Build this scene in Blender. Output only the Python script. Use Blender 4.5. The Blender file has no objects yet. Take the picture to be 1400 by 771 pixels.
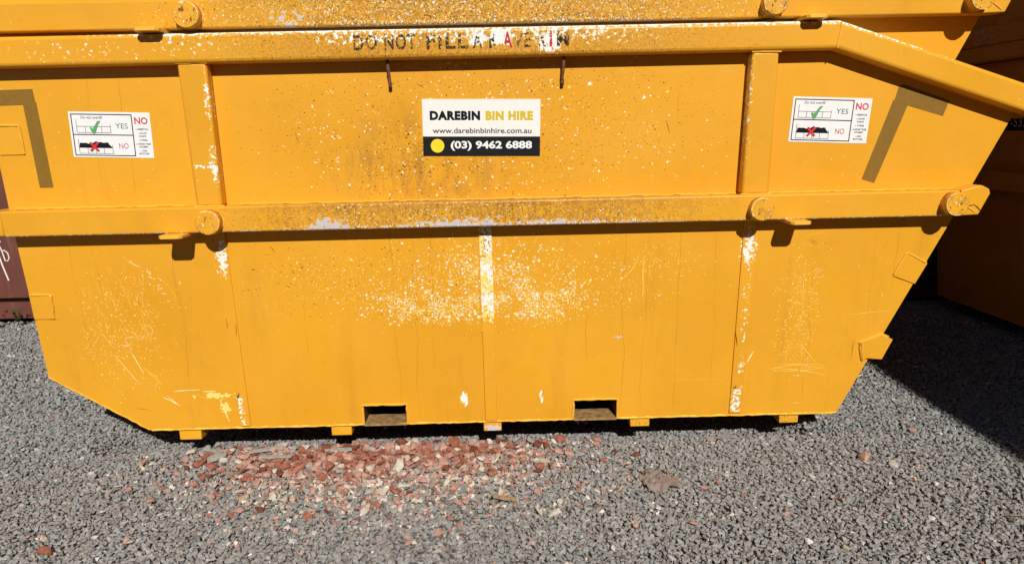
import bpy, bmesh, math, random
import numpy as np
from mathutils import Vector, Matrix, Euler
random.seed(7)
RS = np.random.RandomState(11)
sc = bpy.context.scene
COL = sc.collection

# ------------------------------------------------------------------ camera
cam_d = bpy.data.cameras.new('camera')
cam = bpy.data.objects.new('camera', cam_d)
COL.objects.link(cam)
P, YW, RO = math.radians(11.6), math.radians(.7), .021
fw = Vector((math.sin(YW)*math.cos(P), math.cos(YW)*math.cos(P), -math.sin(P)))
r0 = Vector((math.cos(YW), -math.sin(YW), 0)); u0 = r0.cross(fw)
rr = r0*math.cos(RO)-u0*math.sin(RO); uu = u0*math.cos(RO)+r0*math.sin(RO)
cam.matrix_world = Matrix(((rr.x, uu.x, -fw.x, 0), (rr.y, uu.y, -fw.y, 0), (rr.z, uu.z, -fw.z, 1.175), (0, 0, 0, 1)))
cam_d.sensor_width = 36; cam_d.lens = 36*1000/1400
cam_d.clip_start = .05; cam_d.clip_end = 1500
sc.camera = cam

# ------------------------------------------------------------------ light
SX, ST = -.158, .706                      # sideways and downward travel of the light per metre away from the camera
sun_dir = Vector((SX, 1, -ST)).normalized()
elev = math.asin(-sun_dir.z)
w = bpy.data.worlds.new('World'); sc.world = w; w.use_nodes = True
nt = w.node_tree; nt.nodes.clear()
sky = nt.nodes.new('ShaderNodeTexSky'); sky.sky_type = 'NISHITA'; sky.sun_disc = False
sky.sun_elevation = elev; sky.sun_rotation = math.atan2(-sun_dir.x, -sun_dir.y)
bg = nt.nodes.new('ShaderNodeBackground'); bg.inputs['Strength'].default_value = .05
sky.dust_density = 0.; sky.air_density = .85; sky.altitude = 300.
wo = nt.nodes.new('ShaderNodeOutputWorld')
nt.links.new(sky.outputs[0], bg.inputs[0]); nt.links.new(bg.outputs[0], wo.inputs[0])
sd = bpy.data.lights.new('sun', 'SUN'); sd.energy = 5.0; sd.angle = math.radians(.5); sd.color = (1, .955, .89)
sun = bpy.data.objects.new('sun', sd); COL.objects.link(sun)
sun.rotation_euler = sun_dir.to_track_quat('-Z', 'Y').to_euler()
sun.location = (1, -6, 6)
sc.view_settings.view_transform = 'Standard'; sc.view_settings.look = 'None'
sc.view_settings.exposure = -0.02; sc.view_settings.gamma = 1

# ------------------------------------------------------------------ shader helper
class S:
    """small expression layer over shader nodes; X, Z are world metres"""
    def __init__(s, name, rough=.5, metal=0., spec=.5):
        s.mat = bpy.data.materials.new(name); s.mat.use_nodes = True
        s.t = s.mat.node_tree; s.t.nodes.clear()
        s.out = s.t.nodes.new('ShaderNodeOutputMaterial'); s.b = s.t.nodes.new('ShaderNodeBsdfPrincipled')
        s.t.links.new(s.b.outputs[0], s.out.inputs[0])
        s.b.inputs['Roughness'].default_value = rough; s.b.inputs['Metallic'].default_value = metal
        s.b.inputs['Specular IOR Level'].default_value = spec
        g = s.t.nodes.new('ShaderNodeNewGeometry'); s.pos = g.outputs['Position']; s.nrm = g.outputs['Normal']
        x = s.t.nodes.new('ShaderNodeSeparateXYZ'); s.t.links.new(s.pos, x.inputs[0])
        s.X, s.Y, s.Z = x.outputs
    def lk(s, v, i):
        if isinstance(v, (int, float)): i.default_value = v
        elif isinstance(v, tuple): i.default_value = v if len(v) == 4 or len(i.default_value) == 3 else v+(1,)
        else: s.t.links.new(v, i)
    def m(s, op, a, b=0., c=0., clamp=False):
        n = s.t.nodes.new('ShaderNodeMath'); n.operation = op; n.use_clamp = clamp
        s.lk(a, n.inputs[0]); s.lk(b, n.inputs[1]); s.lk(c, n.inputs[2]); return n.outputs[0]
    def add(s, *a):
        r = a[0]
        for q in a[1:]: r = s.m('ADD', r, q)
        return r
    def mul(s, *a):
        r = a[0]
        for q in a[1:]: r = s.m('MULTIPLY', r, q)
        return r
    def clamp(s, a): return s.m('ADD', a, 0., clamp=True)
    def mx(s, *a):
        r = a[0]
        for q in a[1:]: r = s.m('MAXIMUM', r, q)
        return r
    def vec(s, sx=1., sy=1., sz=1., o=(0, 0, 0)):
        n = s.t.nodes.new('ShaderNodeMapping'); s.t.links.new(s.pos, n.inputs[0])
        n.inputs['Location'].default_value = o; n.inputs['Scale'].default_value = (sx, sy, sz); return n.outputs[0]
    def noise(s, scale, detail=2., rough=.5, o=(0, 0, 0), sx=1., sy=1., sz=1., dist=0.):
        n = s.t.nodes.new('ShaderNodeTexNoise'); s.t.links.new(s.vec(sx, sy, sz, o), n.inputs['Vector'])
        n.inputs['Scale'].default_value = scale; n.inputs['Detail'].default_value = detail
        n.inputs['Roughness'].default_value = rough; n.inputs['Distortion'].default_value = dist
        return n.outputs['Fac']
    def ramp(s, v, a, b, lo=0., hi=1., smooth=True):
        n = s.t.nodes.new('ShaderNodeMapRange'); n.interpolation_type = 'SMOOTHSTEP' if smooth else 'LINEAR'
        s.lk(v, n.inputs[0]); s.lk(a, n.inputs[1]); s.lk(b, n.inputs[2]); n.inputs[3].default_value = lo; n.inputs[4].default_value = hi
        return n.outputs[0]
    def mix(s, f, a, b):
        n = s.t.nodes.new('ShaderNodeMix'); n.data_type = 'RGBA'; s.lk(f, n.inputs[0]); s.lk(a, n.inputs[6]); s.lk(b, n.inputs[7])
        return n.outputs[2]
    def ell(s, x, z, rx, rz, pw=1.):
        """1 at the centre falling to 0 at the edge of an ellipse"""
        a = s.m('POWER', s.m('ABSOLUTE', s.mul(s.add(s.X, -x), 1/rx)), 2.)
        b = s.m('POWER', s.m('ABSOLUTE', s.mul(s.add(s.Z, -z), 1/rz)), 2.)
        return s.m('SUBTRACT', 1., s.add(a, b), clamp=True)
    def box(s, x0, x1, z0, z1, e=.01, ez=None):
        ez = ez or e
        return s.mul(s.ramp(s.X, x0-e, x0+e), s.ramp(s.X, x1+e, x1-e), s.ramp(s.Z, z0-ez, z0+ez), s.ramp(s.Z, z1+ez, z1-ez))
    def chips(s, D, scale=85., hi=.76, rng=.33, o=(0, 0, 0), detail=2., soft=.012, sx=1., sz=1.):
        n = s.noise(scale*1.65, detail, .6, o, sx=sx, sz=sz)
        thr = s.m('SUBTRACT', hi, s.mul(D, rng)); g = s.ramp(D, .0, .03)
        return s.mul(g, s.ramp(n, thr, s.add(thr, soft))), s.mul(g, s.ramp(n, s.add(thr, -.05), s.add(thr, -.01)))
    def specks(s, D, scale=125., o=(0, 0, 0), r0=.20, r1=.52):
        """separate flakes: a cell carries one where its random number is below the density D"""
        v = s.t.nodes.new('ShaderNodeTexVoronoi'); v.inputs['Scale'].default_value = scale; v.inputs['Randomness'].default_value = 1.
        d = s.t.nodes.new('ShaderNodeTexNoise'); d.inputs['Scale'].default_value = scale*1.6; d.inputs['Detail'].default_value = 2.
        s.t.links.new(s.vec(1, 1, 1, o), d.inputs['Vector'])
        a = s.t.nodes.new('ShaderNodeVectorMath'); a.operation = 'MULTIPLY_ADD'
        s.t.links.new(d.outputs['Color'], a.inputs[0]); a.inputs[1].default_value = (.9/scale,)*3; s.t.links.new(s.vec(1, 1, 1, o), a.inputs[2])
        s.t.links.new(a.outputs[0], v.inputs['Vector'])
        c = s.t.nodes.new('ShaderNodeSeparateColor'); s.t.links.new(v.outputs['Color'], c.inputs[0])
        on = s.m('LESS_THAN', c.outputs[0], D); rad = s.ramp(c.outputs[1], 0., 1., r0, r1, False)
        dist = v.outputs['Distance']
        k = s.mul(on, s.ramp(dist, rad, s.add(rad, -.07)))
        e = s.mul(on, s.ramp(dist, s.add(rad, .16), s.add(rad, .08)))
        return k, e, c.outputs[2]
    def bump(s, h, strength=.3, dist=.002):
        n = s.t.nodes.new('ShaderNodeBump'); n.inputs['Strength'].default_value = strength; n.inputs['Distance'].default_value = dist
        s.lk(h, n.inputs['Height']); s.t.links.new(n.outputs[0], s.b.inputs['Normal'])
    def col(s, c): s.lk(c, s.b.inputs['Base Color'])

YEL = (.735, .352, .022, 1); WHITE = (.80, .79, .74, 1); PALE = (.90, .66, .16, 1); LAV = (.50, .50, .56, 1); RUST = (.10, .035, .012, 1)
def paint(name, fn=None, seed=0., base=YEL, streak=.5, drips=()):
    s = S(name, rough=.42, spec=.35)
    o = (seed, seed*1.7, seed*.6)
    v = s.noise(1.6, 3., .5, o)
    c = s.mix(s.ramp(v, .3, .7), base, (base[0]*.93, base[1]*.90, base[2]*.8, 1))
    c = s.mix(s.mul(s.ramp(s.noise(14, 4., .6, o), .45, .72), .16), c, (base[0]*.80, base[1]*.76, base[2]*.7, 1))
    # run marks of rain and rust: narrow, nearly vertical
    for x_, z0_, z1_ in drips:
        wob = s.mul(s.add(s.noise(3.5, 2., .5, (seed, 3, x_*9), sx=.05, sy=.05), -.5), .06)
        fade = s.ramp(s.noise(6., 2., .5, (x_*5, 3, 3), sx=.05, sy=.05), .35, .6, .15, .5)
        ln = s.mul(s.ramp(s.m('ABSOLUTE', s.add(s.X, wob, -x_)), .0022, .0006), s.ramp(s.Z, z0_-.03, z0_+.05), s.ramp(s.Z, z1_+.01, z1_-.03))
        c = s.mix(s.mul(ln, fade), c, (.42, .17, .012, 1))
    wide = s.ramp(s.noise(6., 4., .6, (seed+9, 1, 1), sx=1.2, sz=.07), .55, .75)
    c = s.mix(s.mul(wide, streak*.50), c, (.54, .245, .018, 1))
    h = s.mul(v, .2)
    # stray specks everywhere
    k, e = s.chips(.30, 60., .83, .3, o=(seed+2, 0, 3))
    c = s.mix(k, c, PALE)
    k, e = s.chips(.30, 95., .815, .3, o=(seed+6, 5, 3))
    c = s.mix(s.mul(k, .7), c, (.16, .06, .02, 1))
    if fn:
        for kind, D, args in fn(s):
            if kind == 'white':
                k, e = s.chips(D, **args); c = s.mix(s.mul(e, .75), c, PALE); c = s.mix(k, c, WHITE); h = s.m('SUBTRACT', h, s.mul(k, .5))
            elif kind == 'pale':
                k, e = s.chips(D, **args); c = s.mix(k, c, PALE)
            elif kind == 'grey':
                k, e = s.chips(D, **args); c = s.mix(s.mul(e, .45), c, WHITE); c = s.mix(k, c, LAV)
            elif kind == 'dark':
                k, e = s.chips(D, **args); c = s.mix(s.mul(k, .85), c, RUST)
            elif kind in ('flake', 'fleck', 'rust'):
                k, e, q = s.specks(D, **args)
                if kind == 'flake':
                    c = s.mix(s.mul(e, .55), c, PALE); c = s.mix(k, c, s.mix(s.ramp(q, .62, .7), WHITE, PALE)); h = s.m('SUBTRACT', h, s.mul(k, .5))
                elif kind == 'fleck': c = s.mix(s.mul(k, .85), c, PALE)
                else: c = s.mix(s.mul(k, s.ramp(q, 0., 1., .45, .95)), c, RUST)
            elif kind == 'dirt':
                c = s.mix(D, c, (.30, .145, .03, 1))
    s.col(c)
    fine = s.noise(420., 2., .5, o)
    s.bump(s.add(h, s.mul(fine, .03), s.mul(s.noise(2.3, 1., .5, o), 2.6), s.mul(s.noise(7.5, 1., .5, o), .5)), .6, .004)
    s.lk(s.ramp(s.noise(5, 3., .6, o), .3, .7, .36, .52), s.b.inputs['Roughness'])
    return s.mat

def lower_wear(s):
    clump = s.ramp(s.noise(11., 3., .6), .3, .68, .45, 1.15)
    d1 = s.mx(s.mul(s.ell(-.25, .545, .34, .13), 1.15), s.mul(s.ell(.08, .56, .34, .18), 1.0), s.mul(s.ell(-.08, .60, .36, .26), .88))
    d2 = s.mul(s.ell(-.05, .63, .85, .22), .42)
    low = s.ramp(s.add(s.Z, s.mul(s.noise(20., 3.), .06)), .475, .54)
    D = s.m('MINIMUM', s.mul(s.mx(d1, d2), clump, low), .95)
    F = s.m('POWER', D, 2.1)
    tiny = s.mx(s.mul(s.ell(-.1, .62, .9, .22), .42), s.mul(s.ell(-.62, .66, .30, .12), .50), s.mul(s.ell(.57, .70, .20, .09), .46), s.mul(s.ell(-1.43, .45, .2, .3), .3), s.mul(s.ell(1.10, .5, .10, .3), .40))
    right = s.mx(s.mul(s.ell(.90, .745, .045, .09), 1.1), s.mul(s.ell(-1.02, .74, .03, .10), 1.0))
    brown = s.mul(s.ell(-.5, .66, .55, .2), .40)
    pk = s.mx(s.mul(s.ell(-.16, .17, .018, .045), 1.2), s.mul(s.ell(.137, .165, .016, .04), 1.2))
    corner = s.mx(s.mul(s.ell(-1.11, .205, .13, .018), 1.15), s.mul(s.ell(-1.085, .155, .028, .06), 1.1))
    lft = s.mx(s.mul(s.ell(-1.44, .45, .17, .20), .16), s.mul(s.ell(-1.33, .62, .2, .14), .09), s.mul(s.ell(1.11, .48, .10, .28), .20))
    return [('fleck', s.mul(F, .55), dict(scale=210., o=(5, 2, 1))), ('flake', s.mul(F, .80), dict(scale=95.)), ('flake', s.mul(F, .95), dict(scale=165., o=(3, 3, 3))), ('fleck', s.mul(tiny, .40), dict(scale=190., o=(3, 1, 2))), ('fleck', s.mul(lft, .9), dict(scale=140., o=(7, 1, 2))), ('grey', s.mul(s.ell(.43, .405, .028, .008), 1.1), dict(scale=50., o=(7, 1, 2))),
            ('rust', s.mul(brown, .28), dict(scale=170., o=(1, 7, 2))), ('white', right, dict(scale=48., o=(4, 4, 4))),
            ('white', pk, dict(scale=40., o=(9, 4, 4), sz=.4)), ('pale', corner, dict(scale=38., o=(5, 2, 2))),
            ('pale', s.ramp(s.Z, .074, .067), dict(scale=30., hi=.7, rng=.3, o=(5, 6, 2)))]
def upper_wear(s):
    clump = s.ramp(s.noise(7., 3., .6, (5, 5, 5)), .35, .68, .4, 1.15)
    D = s.mul(s.mx(s.mul(s.ell(-.17, 1.06, .28, .15), .66), s.mul(s.ell(-.05, 1.17, .95, .33), .45)), clump)
    B = s.mul(s.mx(s.mul(s.ell(-.27, 1.07, .34, .20), .66), s.mul(s.ell(-.05, 1.2, .95, .33), .43)), s.ramp(s.noise(10., 3., .6, (1, 5, 5), sz=.5), .3, .65, .6, 1.15))
    dust = s.mul(s.ell(-.28, 1.07, .38, .22), s.ramp(s.noise(16., 4., .75, (2, 2, 2), sz=.35), .40, .66), .62)
    return [('dirt', dust, None), ('rust', s.mul(s.m('POWER', B, 1.4), .75), dict(scale=230., o=(2, 8, 1))), ('rust', s.mul(s.m('POWER', B, 1.8), .30), dict(scale=130., o=(2, 1, 1))), ('flake', s.mul(s.m('POWER', D, 1.8), .62), dict(scale=150., o=(7, 2, 3))), ('flake', s.mul(s.m('POWER', D, 2.), .22), dict(scale=85., o=(1, 2, 3)))]
def rail_wear(s, lo=.85, hi=.94, cx=-.1, o=0):
    mid = s.ramp(s.m('ABSOLUTE', s.add(s.X, -cx)), 1.05, .35)
    speck = s.mul(mid, s.ramp(s.noise(4., 3., .6, (o+3, 1, 1)), .3, .65, .35, 1.))
    edge = s.ramp(s.Z, lo+.045, lo)
    patch = s.ramp(s.noise(5., 3., .6, (o+8, 2, 1), sz=.3), .42, .60)
    core = s.mx(s.ell(-.13, lo, .30, .05), s.ell(-.60, lo+.015, .12, .045), s.mul(s.ell(.15, lo+.01, .2, .03), .8))
    topdirt = s.mul(mid, s.ramp(s.Z, hi-.035, hi), .30)
    return [('dirt', s.mul(mid, s.ramp(s.noise(95., 4., .75, (o, 1, 4), sz=.6), .40, .60), .62), None), ('dirt', topdirt, None),
            ('rust', s.mul(speck, .50), dict(scale=230., o=(o+1, 1, 8))), ('dark', s.mul(speck, .55), dict(scale=110., o=(o+1, 1, 8))),
            ('white', s.mx(s.mul(speck, .36), s.mul(edge, mid, .62)), dict(scale=75., o=(o+2, 5, 8))),
            ('white', s.mul(s.ramp(s.Z, lo+.010, lo+.002), .8), dict(scale=60., o=(o+2, 5, 3))),
            ('grey', s.mx(s.mul(core, .92), s.mul(edge, patch, mid, .80)), dict(scale=46., o=(o+6, 3, 3), detail=5.))]
def rail_wear_up(s):
    base = rail_wear(s, 1.525, 1.625, -.05, 20)[:6]
    mid = s.ramp(s.m('ABSOLUTE', s.add(s.X, .1)), 1.15, .5)
    pat = s.ramp(s.noise(3.2, 3., .6, (2, 22, 1)), .40, .62)
    return base[:2] + base[3:5] + [('flake', s.mul(mid, .22), dict(scale=190., o=(2, 2, 9))), ('grey', s.mul(mid, pat, s.ramp(s.Z, 1.62, 1.54, .45, 1.), .60), dict(scale=30., o=(6, 33, 3), detail=4.)), ('rust', s.mul(mid, .45), dict(scale=230., o=(6, 13, 3)))]
def rim_wear(s):
    mid = s.ramp(s.m('ABSOLUTE', s.add(s.X, .1)), 1.1, .3)
    # the peeled white line that follows the upper edge, level part and sloping part
    slope = s.m('MINIMUM', 1.514, s.m('SUBTRACT', 1.514, s.mul(s.add(s.X, -1.134), .326)))
    dtop = s.m('SUBTRACT', slope, s.Z)
    top = s.mul(s.ramp(dtop, .022, .0), s.ramp(s.X, -1.55, -1.1), s.ramp(s.X, 1.75, 1.2))
    bot = s.mul(s.ramp(s.Z, 1.424, 1.412), mid)
    text = s.mul(s.box(-.60, .40, 1.465, 1.515, .05, .02), .66)
    patches = s.mx(s.mul(s.box(-.100, -.035, 1.455, 1.505, .018), .78), s.mul(s.box(-.026, .045, 1.455, 1.507, .016), .85), s.mul(s.box(.13, .215, 1.430, 1.50, .02), .70))
    some = s.mx(s.mul(s.ell(-1.35, 1.46, .3, .06), .40), s.mul(s.ell(-1.0, 1.475, .25, .05), .43), s.mul(s.ell(.25, 1.485, .45, .04), .55))
    return [('dirt', s.mul(mid, s.ramp(s.noise(95., 4., .75, (3, 1, 4)), .40, .60), .60), None),
            ('rust', s.mul(mid, .45), dict(scale=230., o=(1, 12, 8))),
            ('white', s.mx(s.mul(top, 1.05), text, some), dict(scale=52., o=(2, 25, 8), detail=3.)),
            ('grey', s.mul(bot, 1.1), dict(scale=50., o=(2, 5, 18), detail=3.)),
            ('white', s.mul(patches, 1.5), dict(scale=62., o=(8, 5, 18), detail=4., sx=1.3, sz=.45))]
def strip_wear(s):
    top = s.ramp(s.Z, .44, .52)
    return [('pale', s.mul(top, 1.0), dict(scale=45., o=(1, 1, 2))), ('white', s.mul(top, s.ramp(s.noise(22., 3.), .35, .65, .55, 1.1), .98), dict(scale=52., o=(2, 2, 2))),
            ('dark', s.mul(s.ramp(s.Z, .60, .80), .56), dict(scale=70., o=(6, 2, 2))), ('grey', s.mul(s.ramp(s.Z, .075, .066), .9), dict(scale=60.))]
def side_strip_wear(s):
    a = s.mx(s.mul(s.box(.875, .915, .08, .19, .012), .80), s.mul(s.box(-1.036, -1.012, .08, .20, .010), .85), s.mul(s.ell(.90, .74, .03, .10), 1.15),
             s.mul(s.ell(-1.015, .75, .025, .10), 1.15), s.mul(s.ell(.905, .50, .02, .3), .52), s.mul(s.ell(.903, .27, .02, .04), .8))
    return [('white', a, dict(scale=48., o=(3, 2, 2))), ('dark', s.mx(s.mul(s.ell(.888, .19, .02, .01), 1.), s.mul(s.ell(-1.03, .205, .014, .02), 1.)), dict(scale=60., o=(3, 9, 2)))]
def post_wear(s):
    return [('white', s.mul(s.mx(s.ell(-.985, 1.08, .02, .10), s.ell(-.98, 1.3, .015, .12), s.mul(s.ell(.85, 1.25, .02, .3), .8), s.ell(-1.03, 1.08, .05, .012)), .8), dict(scale=55., o=(3, 32, 2)))]
def foot_wear(s):
    return [('grey', s.mul(s.ell(-.055, .035, .05, .02), 1.15), dict(scale=70.)), ('dark', s.mul(s.ramp(s.X, .4, .55), .48), dict(scale=90., o=(3, 1, 1)))]
def pin_wear(s):
    return [('dirt', s.mul(s.ramp(s.noise(40., 3., .6), .45, .7), .45), None), ('white', .25, dict(scale=60., o=(5, 5, 5))), ('dark', .40, dict(scale=60., o=(5, 1, 5), sz=.5))]

M = {}
M['plain'] = paint('yellow_paint')
M['lower'] = paint('yellow_paint_lower_panel', lower_wear, 1., streak=.9, drips=((-.405, .10, .84), (-.335, .10, .84), (-.262, .30, .84), (-.74, .35, .70), (-1.555, .30, .84),
    (-1.47, .40, .80), (-1.20, .25, .80), (.30, .30, .60), (.445, .08, .84), (.53, .12, .84), (.655, .10, .84), (.79, .20, .80), (1.15, .12, .80), (1.37, .45, .84), (1.455, .55, .84)))
M['upper'] = paint('yellow_paint_upper_panel', upper_wear, 2., streak=.7, drips=((-1.40, 1.0, 1.40), (-1.385, .95, 1.25), (-1.29, .98, 1.40), (-.42, .95, 1.12), (-.34, .95, 1.15), (.62, 1.2, 1.3)))
M['rail'] = paint('yellow_paint_scuffed_rail', rail_wear, 3.)
M['rail_up'] = paint('yellow_paint_scraped_rail', rail_wear_up, 4.)
M['rim'] = paint('yellow_paint_chipped_rim', rim_wear, 5.)
M['strip'] = paint('yellow_paint_flaked_strip', strip_wear, 6.)
M['sstrip'] = paint('yellow_paint_worn_strip', side_strip_wear, 6.)
M['post'] = paint('yellow_paint_post', post_wear, 7.)
M['foot'] = paint('yellow_paint_foot', foot_wear, 8.)
M['pin'] = paint('yellow_paint_pin', pin_wear, 9.)
M['bead'] = paint('yellow_paint_weld', None, 10., base=(.80, .43, .045, 1))
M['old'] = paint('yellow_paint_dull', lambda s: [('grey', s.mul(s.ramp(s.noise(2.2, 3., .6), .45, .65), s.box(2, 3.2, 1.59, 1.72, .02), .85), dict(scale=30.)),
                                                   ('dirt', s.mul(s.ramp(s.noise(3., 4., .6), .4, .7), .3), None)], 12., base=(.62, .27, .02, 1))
def flat(name, c, rough=.5, spec=.4, var=0., metal=0., scale=30.):
    s = S(name, rough=rough, spec=spec, metal=metal)
    if var:
        s.col(s.mix(s.ramp(s.noise(scale, 4., .6), .3, .7), c+(1,), tuple(q*(1-var) for q in c)+(1,)))
        s.bump(s.noise(scale*6, 3.), .25, .001)
    else: s.col(c+(1,))
    return s.mat
M['white_vinyl'] = flat('white_vinyl', (.80, .80, .79), .35, var=.05)
M['cream_vinyl'] = flat('cream_vinyl', (.80, .775, .73), .4, var=.03)
M['black_vinyl'] = flat('black_vinyl', (.010, .010, .011), .6, .15)
M['ink'] = flat('black_ink', (.010, .010, .014), .8, .1)
M['grey_ink'] = flat('grey_ink', (.06, .06, .07), .5)
M['gold_ink'] = flat('gold_ink', (.62, .44, .01), .45)
M['yellow_ink'] = flat('yellow_ink', (.80, .62, .02), .45)
M['white_ink'] = flat('white_ink', (.8, .8, .8), .45)
M['green_ink'] = flat('green_ink', (.10, .34, .12), .5)
M['dgreen_ink'] = flat('dark_green_ink', (.05, .14, .08), .5)
M['red_ink'] = flat('red_ink', (.58, .03, .04), .5)
M['maroon_ink'] = flat('maroon_ink', (.42, .03, .07), .5)
M['dim_ink'] = flat('dim_white_ink', (.5, .5, .5), .6)
M['tape'] = flat('olive_adhesive_tape', (.235, .125, .012), .55, var=.12, scale=60.)
M['rust'] = flat('rusty_steel', (.23, .10, .05), .85, .2, var=.7, scale=120.)
M['pocket'] = flat('rusty_tan_steel', (.42, .25, .10), .8, .2, var=.55, scale=45.)
M['chalk'] = flat('chalk', (.75, .68, .68), .95, .1)
M['scratch'] = flat('primer_scratch', (.88, .60, .10), .7, .2)
M['scratch_w'] = flat('bare_scratch', (.86, .72, .36), .7, .2)
M['gouge_shade'] = flat('dark_gouge_and_pocket_shade', (.10, .045, .01), .8, .2)
M['leaf'] = flat('weed_leaf', (.05, .09, .02), .6, .3, var=.4)
M['wood'] = flat('weathered_wood', (.36, .26, .15), .9, .2, var=.4, scale=80.)
M['rag'] = flat('dry_brown_cloth', (.27, .21, .17), .95, .15, var=.4, scale=40.)

def stencil(name, c, thr, o):
    s = S(name, rough=.6, spec=.2); s.col(c)
    k = s.ramp(s.add(s.noise(115., 4., .7, o), s.ramp(s.Z, 1.46, 1.50, -.03, .05)), thr, thr+.03)
    v = s.ramp(s.noise(16., 2., .6, o), .60, .66)
    s.lk(s.m('SUBTRACT', 1., s.mx(k, v)), s.b.inputs['Alpha']); return s.mat
M['sten_k'] = stencil('black_stencil_paint', (.04, .03, .015, 1), .505, (1, 1, 1))
M['sten_r'] = stencil('red_stencil_paint', (.50, .02, .03, 1), .58, (4, 1, 1))
M['sten_k2'] = stencil('black_stencil_paint_worn', (.035, .026, .014, 1), .475, (7, 1, 1))

s = S('maroon_container_paint', rough=.55, spec=.3)
cc = s.mix(s.ramp(s.noise(3., 4., .6), .35, .7), (.150, .048, .032, 1), (.112, .038, .026, 1))
cc = s.mix(s.mul(s.ramp(s.noise(25., 4., .6, sz=.2), .5, .75), .4), cc, (.24, .10, .09, 1))
s.col(cc); s.bump(s.noise(60, 3.), .2, .002); M['maroon'] = s.mat

# ------------------------------------------------------------------ mesh helper
def link(name, me, mat, parent=None, label=None):
    o = bpy.data.objects.new(name, me); COL.objects.link(o)
    if mat is not None and not me.materials: me.materials.append(mat)
    if parent is not None: o.parent = parent
    if label: o['label'] = label
    return o
def mesh(name, v, f):
    me = bpy.data.meshes.new(name); me.from_pydata([tuple(p) for p in v], [], f); me.update()
    bm = bmesh.new(); bm.from_mesh(me); bmesh.ops.recalc_face_normals(bm, faces=bm.faces); bm.to_mesh(me); bm.free()
    return me
class MB:
    def __init__(s): s.v = []; s.f = []
    def put(s, v, f):
        n = len(s.v); s.v += [tuple(p) for p in v]; s.f += [tuple(i+n for i in q) for q in f]; return s
    def box(s, x0, x1, y0, y1, z0, z1):
        return s.put([(x, y, z) for x in (x0, x1) for y in (y0, y1) for z in (z0, z1)],
                     [(0, 1, 3, 2), (4, 6, 7, 5), (0, 4, 5, 1), (2, 3, 7, 6), (0, 2, 6, 4), (1, 5, 7, 3)])
    def loft(s, a, b):
        n = len(a)
        return s.put(list(a)+list(b), [tuple(range(n))[::-1], tuple(range(n, 2*n))]+[(i, (i+1) % n, n+(i+1) % n, n+i) for i in range(n)])
    def tube(s, pts, rad, n=6, jit=0., cap=True):
        pts = [Vector(p) for p in pts]; rings = []
        for i, p in enumerate(pts):
            d = (pts[min(i+1, len(pts)-1)]-pts[max(i-1, 0)]).normalized()
            a = d.cross(Vector((.13, .3, .95))).normalized(); b = d.cross(a)
            r = (rad[i] if isinstance(rad, (list, tuple)) else rad)*(1+random.uniform(-jit, jit))
            rings.append([p+a*r*math.cos(k*2*math.pi/n)+b*r*math.sin(k*2*math.pi/n) for k in range(n)])
        v = [q for g in rings for q in g]; f = []
        for i in range(len(pts)-1):
            for k in range(n): f.append((i*n+k, i*n+(k+1) % n, (i+1)*n+(k+1) % n, (i+1)*n+k))
        if cap: f += [tuple(range(n)), tuple(range((len(pts)-1)*n, len(pts)*n))]
        return s.put(v, f)
    def cyl(s, c, axis, r, h, n=28, bev=0.):
        c = Vector(c); axis = Vector(axis).normalized(); a = axis.orthogonal().normalized(); b = axis.cross(a)
        ring = lambda rad, t: [c+axis*t+(a*math.cos(k*2*math.pi/n)+b*math.sin(k*2*math.pi/n))*rad for k in range(n)]
        rs = [ring(r, 0), ring(r, h-bev)]+([ring(r-bev, h)] if bev else [])
        v = [q for g in rs for q in g]; f = [tuple(range(n))]
        for i in range(len(rs)-1):
            for k in range(n): f.append((i*n+k, i*n+(k+1) % n, (i+1)*n+(k+1) % n, (i+1)*n+k))
        f.append(tuple(range((len(rs)-1)*n, len(rs)*n))); return s.put(v, f)
    def build(s, name, mat, parent=None, label=None, bevel=0., seg=2, smooth=False):
        o = link(name, mesh(name, s.v, s.f), mat, parent, label)
        if smooth:
            for p in o.data.polygons: p.use_smooth = True
        if bevel:
            b = o.modifiers.new('edge', 'BEVEL'); b.width = bevel; b.segments = seg; b.limit_method = 'ANGLE'; b.angle_limit = math.radians(35)
            b.harden_normals = False
            for p in o.data.polygons: p.use_smooth = True
            o.data.set_sharp_from_angle(angle=math.radians(50)) if hasattr(o.data, 'set_sharp_from_angle') else None
        return o
def thing(name, label, cat, loc=(0, 0, 0), rz=0., group=None):
    o = bpy.data.objects.new(name, None); COL.objects.link(o); o.location = loc; o.rotation_euler = (0, 0, rz)
    o.empty_display_size = .2; o['label'] = label; o['category'] = cat
    if group: o['group'] = group
    return o

# ------------------------------------------------------------------ ground
def ground_h(x, y):
    x = np.asarray(x, float); y = np.asarray(y, float)
    h = .010*np.sin(x*1.7+.6)*np.sin(y*1.3) + .006*np.sin(x*5.1+1)*np.cos(y*4.3)
    h = h*np.clip(np.abs(y-2.7)/.8+.15, 0, 1)
    front = 1/(1+np.exp((y-2.715+.030/(1+np.exp((x+1.15)*25)))*90)); ins = 1/(1+np.exp(-(x+1.60)*38))/(1+np.exp((x-1.20)*60))
    h = h - .060*(1-front)*ins*(y < 4.6)
    h = h + .010*np.exp(-((x+.35)/.75)**2-((y-2.60)/.14)**2)*front
    return h-.019
def axis(fine0, fine1, step, far):
    a = list(np.arange(fine0, fine1+1e-6, step)); k = step
    lo = [fine0]; hi = [fine1]
    while hi[-1] < far: k *= 1.45; hi.append(hi[-1]+k); lo.append(lo[-1]-k)
    return np.array(lo[:0:-1]+a+hi[1:])
gx = axis(-4., 4., .06, 700.); gy = axis(.4, 5.2, .06, 700.)
XX, YY = np.meshgrid(gx, gy); ZZ = ground_h(XX, YY)-.011
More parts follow.
